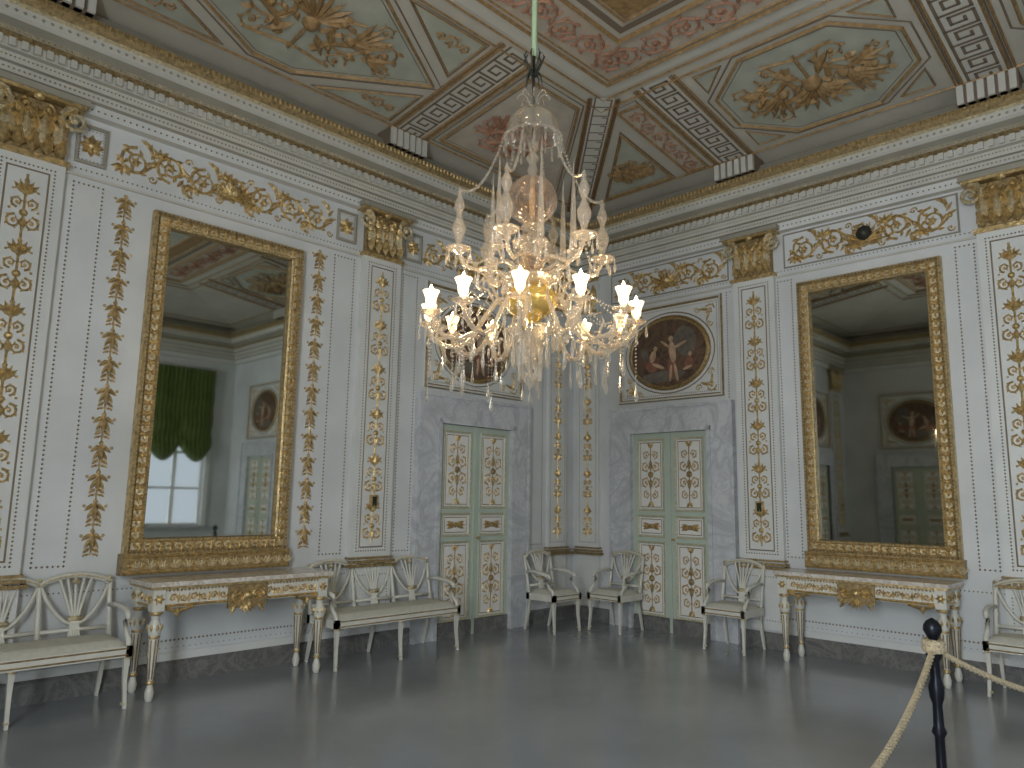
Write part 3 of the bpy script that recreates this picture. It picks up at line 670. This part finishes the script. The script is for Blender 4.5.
# ------------------------------------------------------------ console tables
def mk_console(W=1.53,D=.46,H=.875):
    m=MB(); hx=W/2; hy=D/2
    m.box(-hx-.03,hx+.03,-hy-.03,hy,H-.035,H,"marble_top"); m.box(-hx-.015,hx+.015,-hy-.015,hy,H-.055,H-.035,"gold")
    m.box(-hx+.02,hx-.02,-hy+.02,hy-.01,H-.20,H-.055,"furniture_cream")
    m.map=lambda x,z,h:(x,-hy+.02-h,z)
    m.rib([(-hx+.1,H-.185),(hx-.1,H-.185)],.012,None,"gold"); m.beads(-hx+.1,H-.07,hx-.1,H-.07,.03,.012,"gold")
    n=16
    for i in range(n):
        x=-hx+.12+(i+.5)*(W-.24)/n
        if abs(x)<.16: continue
        m.spiral(x,H-.128,.032,0,1.4,(-1)**i,.009,"gold",0,True,8,2)
        m.leaf(x+.042,H-.17,pi/2,.08,.025,"gold")
    m.quadz(-.17,.17,H-.245,H-.06,0,.02,"gold_dark")
    m.map=lambda x,z,h:(x,-hy-h,z)
    for sg in(-1,1):
        m.spiral(sg*.09,H-.15,.06,0,1.5,sg,.014,"gold"); m.leaf(sg*.02,H-.15,pi/2-sg*pi/2,.13,.05,"gold"); m.leaf(sg*.1,H-.22,-pi/2+sg*.6,.09,.04,"gold")
    m.dome(0,H-.15,.04,"gold",0,8)
    for k in range(5): m.leaf(0,H-.2,-pi/2+(k-2)*.4,.10,.035,"gold")
    m.map=lambda x,z,h:(x,-hy+.02-h,z)
    for sg in(-1,1):
        pts=[(sg*(hx-.1),H-.2),(sg*(hx-.2),H-.235),(sg*(hx-.32),H-.2)]; m.rib(pts,.014,None,"gold"); m.leaf(sg*(hx-.2),H-.2,-pi/2,.08,.05,"gold")
    for sg in(-1,1):
        m.map=(lambda x,z,h:(-hx+.02-h,x,z)) if sg<0 else (lambda x,z,h:(hx-.02+h,x,z))
        for k in range(4): m.spiral(-hy+.10+k*.09,H-.128,.034,0,1.4,(-1)**k,.010,"gold",0,True,8)
        m.rib([(-hy+.07,H-.185),(hy-.03,H-.185)],.012,None,"gold")
    for sx in(-1,1):
        for yy in(-hy+.05,hy-.06):
            x=sx*(hx-.05)
            m.box(x-.045,x+.045,yy-.045,yy+.045,H-.22,H-.055,"furniture_cream")
            m.map=lambda a,z,h:(x+a,yy-.045-h,z)
            m.dome(0,H-.13,.028,"gold",0,8)
            for k in range(6): m.leaf(0,H-.13,k*pi/3,.045,.022,"gold")
            m.map=lambda a,z,h:(x+sx*(.045+h),yy+a,z)
            m.dome(0,H-.13,.028,"gold",0,8)
            for k in range(6): m.leaf(0,H-.13,k*pi/3,.045,.022,"gold")
            m.lathe([(.04,H-.22),(.052,H-.235),(.04,H-.25)],x,yy,12,"gold")
            m.lathe([(.036,H-.25),(.028,H-.28),(.034,H-.30),(.050,H-.33),(.052,H-.36),(.040,H-.40)],x,yy,12,"furniture_cream")
            m.lathe([(.040,H-.40),(.046,H-.41),(.040,H-.42)],x,yy,12,"gold")
            m.lathe([(.037,H-.42),(.022,.14)],x,yy,8,"furniture_cream",smooth=False)
            m.lathe([(.022,.15),(.032,.135),(.022,.12)],x,yy,12,"gold")
            m.lathe([(.018,.12),(.026,.09),(.034,.06),(.03,.02),(.022,0)],x,yy,12,"furniture_cream")
            for k in range(8):
                a=k*pi/4; m.tube([(x+.038*cos(a),yy+.038*sin(a),H-.43),(x+.023*cos(a),yy+.023*sin(a),.16)],.005,4,"gold_dark")
                m.octa(x+.052*cos(a),yy+.052*sin(a),H-.34,.013,"gold",.03)
    return m.mesh("gilt_console_table")
CT=mk_console()
for wall,s in(('L',3.06),('R',2.69),('R',.05)):
    loc,rz=wl(wall,s,0,.34); inst(CT,"gilt_console_table",loc,rz)

# ------------------------------------------------------------ chandelier
cx,cy=2.93,2.72
m=MB(); G="crystal"; DR_="crystal_drop"; CG="crown_glass"
def rot(pts,a): return [(r*cos(a),r*sin(a),z) for r,z in pts]
def tear(x,y,z,h,r=.009,mat=None): m.lathe([(.001,z),(r*.4,z-h*.25),(r,z-h*.7),(r*.7,z-h*.9),(.001,z-h)],x,y,5,mat or DR_,smooth=False)
def chain(p,q,sag,n,r=.008,mat=DR_):
    for i in range(n+1):
        t=i/n; m.octa(p[0]+(q[0]-p[0])*t,p[1]+(q[1]-p[1])*t,p[2]+(q[2]-p[2])*t-4*sag*t*(1-t),r,mat)
m.lathe([(.017,4.10),(.017,CZ1-.02)],n=8,mat="cable_green"); m.lathe([(.001,CZ1),(.09,CZ1-.01),(.07,CZ1-.05),(.02,CZ1-.09)],n=16,mat="chandelier_gold")
m.lathe([(.007,3.52),(.007,4.12)],n=6,mat="dark_metal")
for k in range(7):
    a=k*2*pi/7; m.tube(rot([(.01,3.98),(.04,4.05),(.06,4.10),(.045,4.13)],a),[.007,.006,.006,.003],5,"dark_metal"); m.tube(rot([(.01,4.03),(.04,3.98),(.05,3.92)],a),[.006,.005,.002],5,"dark_metal")
# glass crown: bell bowl with rim, small cup above
m.lathe([(.012,3.86),(.03,3.845),(.05,3.83),(.03,3.81),(.015,3.79),(.05,3.77),(.10,3.745),(.14,3.70),(.155,3.64),(.165,3.60)],n=24,mat=CG)
m.lathe([(.160,3.605),(.172,3.60),(.160,3.592)],n=24,mat=G)
m.lathe([(.015,3.79),(.035,3.70),(.05,3.62),(.03,3.56)],n=12,mat=CG)
for k in range(16):
    a=k*pi/8; x,y=.165*cos(a),.165*sin(a); m.octa(x,y,3.585,.009,DR_); tear(x,y,3.578,.07,.008)
for k in range(8):
    a=k*pi/4; tear(.07*cos(a),.07*sin(a),3.60,.10,.008)
    m.tube(rot([(.03,3.84),(.06,3.87),(.085,3.86),(.095,3.835)],a),[.006,.006,.005,.003],5,G)
stem=[(.03,3.56),(.018,3.50),(.04,3.47),(.018,3.44),(.03,3.40),(.015,3.36)]
m.lathe(stem,n=12,mat=G)
R=.142; m.lathe([(R*sin(pi*i/14)+.001,3.22+R*1.0*cos(pi*i/14)) for i in range(15)],n=24,mat="pink_glass")
m.lathe([(.012,3.08),(.018,3.22),(.012,3.36)],n=8,mat="gold_pale")
m.lathe([(.02,3.08),(.06,3.07),(.065,3.055),(.02,3.04),(.03,3.01),(.09,2.99),(.11,2.96),(.05,2.92),(.03,2.90)],n=16,mat=G)
m.lathe([(.07*sin(pi*i/10)+.001,2.84+.07*cos(pi*i/10)) for i in range(11)],n=16,mat="pink_glass")
m.lathe([(.02,2.77),(.10,2.755),(.16,2.76),(.17,2.745),(.10,2.72),(.03,2.72)],n=20,mat=G)
m.lathe([(.03,2.73),(.10,2.71),(.145,2.67),(.15,2.62),(.115,2.57),(.06,2.53),(.03,2.50)],n=20,mat="chandelier_gold")
m.lathe([(.03,2.50),(.12,2.49),(.14,2.47),(.08,2.42),(.04,2.38),(.05,2.34),(.03,2.30),(.02,2.25)],n=16,mat=G)
m.lathe([(.001,2.25),(.03,2.22),(.035,2.19),(.001,2.13)],n=10,mat=G); tear(0,0,2.13,.07,.014)
for ring_r,z,n,h in((.14,2.47,18,.10),(.10,2.40,14,.12),(.06,2.33,10,.13),(.20,2.50,16,.09),(.16,2.745,18,.06),(.10,2.95,14,.06)):
    for k in range(n):
        a=2*pi*k/n; x,y=ring_r*cos(a),ring_r*sin(a); m.octa(x,y,z-.01,.009,DR_); tear(x,y,z-.02,h,.009)
NL=12; LAMPS=[]
for k in range(NL):
    a=2*pi*k/NL+.13
    m.tube(rot([(.06,2.56),(.13,2.63),(.20,2.62),(.27,2.52),(.33,2.42),(.41,2.375),(.49,2.385),(.55,2.43),(.575,2.49)],a),[.014,.013,.012,.012,.013,.014,.014,.013,.012],8,G)
    for t in range(6):
        rr=.30+t*.05; zz=2.455-.08*sin(pi*min(1,(rr-.28)/.28))+ (0 if rr<.5 else .02); m.lathe([(.012,zz-.008),(.019,zz),(.012,zz+.008)],rr*cos(a),rr*sin(a),7,G)
    m.tube(rot([(.20,2.62),(.24,2.70),(.29,2.72),(.32,2.68),(.29,2.65)],a),[.009,.008,.008,.006,.004],6,G)
    m.tube(rot([(.42,2.375),(.46,2.46),(.44,2.51),(.40,2.50)],a),[.008,.007,.006,.004],6,G)
    x,y=.575*cos(a),.575*sin(a)
    m.lathe([(.008,2.48),(.02,2.49),(.055,2.505),(.06,2.512),(.03,2.515),(.016,2.52),(.018,2.535)],x,y,10,G)
    m.lathe([(.014,2.53),(.026,2.55),(.028,2.58),(.040,2.61),(.045,2.62)],x,y,10,"tulip_glow")
    m.lathe([(.001,2.545),(.014,2.555),(.021,2.585),(.014,2.625),(.001,2.655)],x,y,8,"bulb_glow")
    LAMPS.append((x,y,2.60))
    for j in range(4):
        b_=a+ j*pi/2; tear(x+.052*cos(b_),y+.052*sin(b_),2.50,.08,.009)
    for rr,z,h in((.575,2.47,.05),(.49,2.375,.10),(.41,2.36,.13),(.33,2.41,.08),(.24,2.56,.08)):
        xx,yy=rr*cos(a),rr*sin(a); 
        m.octa(xx,yy,z-.01,.008,DR_); m.octa(xx,yy,z-.03,.008,DR_); tear(xx,yy,z-.04,h,.010)
    xx,yy=.57*cos(a),.57*sin(a); zb=2.17 if k%2==0 else 2.26
    chain((xx,yy,2.44),(xx,yy,zb),0,int((2.44-zb)/.02),.0075); tear(xx,yy,zb,.10,.013)
    xx,yy=.42*cos(a+.2),.42*sin(a+.2); chain((xx,yy,2.40),(xx,yy,2.22),0,8,.007); tear(xx,yy,2.22,.10,.012)
    a2=a+2*pi/NL; chain((x*.96,y*.96,2.49),(.55*cos(a2),.55*sin(a2),2.49),.08,14,.008)
    chain((.42*cos(a),.42*sin(a),2.38),(.42*cos(a2),.42*sin(a2),2.38),.05,10,.007)
    chain((.30*cos(a),.30*sin(a),2.71),(x,y,2.52),.05,16,.008)
NU=6
for k in range(NU):
    a=2*pi*k/NU+.42
    m.tube(rot([(.05,2.80),(.14,2.86),(.22,2.83),(.30,2.79),(.37,2.81),(.41,2.88)],a),[.013,.012,.011,.011,.012,.011],7,G)
    x,y=.41*cos(a),.41*sin(a)
    m.lathe([(.008,2.87),(.03,2.885),(.07,2.90),(.075,2.91),(.03,2.915),(.014,2.93),(.02,2.96),(.035,3.0),(.04,3.03),(.02,3.08),(.012,3.10),(.018,3.12),(.03,3.15),(.025,3.18),(.01,3.21),(.015,3.23),(.001,3.27)],x,y,10,G)
    for j in range(6):
        b_=j*pi/3; tear(x+.07*cos(b_),y+.07*sin(b_),2.90,.08,.009)
    chain((.165*cos(a),.165*sin(a),3.60),(x,y,3.25),.12,34,.0105)
    chain((x,y,2.88),(.41*cos(a+pi/3),.41*sin(a+pi/3),2.88),.10,20,.009)
    for rr,z in((.30,2.78),(.22,2.82)): tear(rr*cos(a),rr*sin(a),z,.10,.010)
    b_=a+pi/6; m.tube(rot([(.05,2.76),(.14,2.80),(.20,2.82),(.24,2.88)],b_),[.011,.010,.009,.009],6,G)
    xs_,ys_=.24*cos(b_),.24*sin(b_)
    m.lathe([(.008,2.87),(.04,2.89),(.045,2.90),(.012,2.91),(.020,2.93),(.022,2.96)],xs_,ys_,8,G)
    m.lathe([(.024,2.96),(.016,3.2),(.001,3.43)],xs_,ys_,4,G,smooth=False)
    for j in range(4): tear(xs_+.04*cos(j*pi/2),ys_+.04*sin(j*pi/2),2.89,.07,.009)
chand=m.build("crystal_chandelier",(cx,cy,0))
for i,(x,y,z) in enumerate(LAMPS):
    l=bpy.data.lights.new("candle_lamp","POINT"); l.energy=2.4; l.color=(1,.74,.45); l.shadow_soft_size=.03
    o=bpy.data.objects.new("candle_lamp_%d"%(i+1),l); bpy.context.collection.objects.link(o); o.parent=chand; o.location=(x,y,z+.075)

# ------------------------------------------------------------ rope barrier
def post():
    m=MB(); B="black_iron"
    m.lathe([(.001,0),(.16,0),(.165,.015),(.15,.03),(.06,.045),(.035,.07),(.03,.10),(.036,.12),(.024,.14),(.022,.45),(.034,.47),(.024,.50),(.022,.60),(.032,.63),(.036,.68),(.024,.72),(.022,.80),(.036,.82),(.04,.85),(.028,.88),(.018,.90),(.03,.92),(.043,.945),(.04,.97),(.026,.99),(.010,1.0),(.001,1.005)],n=16,mat=B)
    return m.mesh("barrier_post")
pm=post()
P=[(1.28,.88),(4.18,1.155),(6.0,-.1)]
for p in P: inst(pm,"barrier_post",(p[0],p[1],0))
m=MB()
for p,q,sag in((P[0],P[1],.26),(P[1],P[2],.30)):
    L=math.hypot(q[0]-p[0],q[1]-p[1]); nx,ny=-(q[1]-p[1])/L,(q[0]-p[0])/L
    for s_ in range(3):
        hp=[]; N=300
        for i in range(N+1):
            t=i/N; c0=Vector((p[0]+(q[0]-p[0])*t,p[1]+(q[1]-p[1])*t,.86-4*sag*t*(1-t))); a=t*2*pi*30+s_*2*pi/3
            hp.append(c0+Vector((nx*cos(a)*.008,ny*cos(a)*.008,sin(a)*.008)))
        m.tube(hp,.009,5,"rope")
m.lathe([(.046,.84),(.056,.86),(.046,.88),(.04,.86),(.046,.84)],P[1][0],P[1][1],12,"rope")
m.lathe([(.046,.865),(.056,.885),(.046,.905),(.04,.885),(.046,.865)],P[1][0],P[1][1],12,"rope")
m.build("barrier_rope")

# ------------------------------------------------------------ world, camera
w=bpy.data.worlds.new("sky"); bpy.context.scene.world=w; w.use_nodes=True
w.node_tree.nodes["Background"].inputs[0].default_value=(.75,.85,1,1); w.node_tree.nodes["Background"].inputs[1].default_value=1.
f,th,ro,ya=743.2866,.153494,.016371,.772727
F3=Vector((cos(th)*cos(ya),cos(th)*sin(ya),sin(th))); R0=Vector((sin(ya),-cos(ya),0)); U0=R0.cross(F3)
Rr=cos(ro)*R0+sin(ro)*U0; Uu=-sin(ro)*R0+cos(ro)*U0
cam=bpy.data.cameras.new("camera"); cam.sensor_width=36; cam.lens=f*36/1024; cam.clip_start=.05
co=bpy.data.objects.new("camera",cam); bpy.context.collection.objects.link(co)
co.matrix_world=Matrix(((Rr.x,Uu.x,-F3.x,0),(Rr.y,Uu.y,-F3.y,0),(Rr.z,Uu.z,-F3.z,1.55),(0,0,0,1)))
bpy.context.scene.camera=co
bpy.context.scene.view_settings.view_transform='Standard'
bpy.context.scene.view_settings.exposure=0.
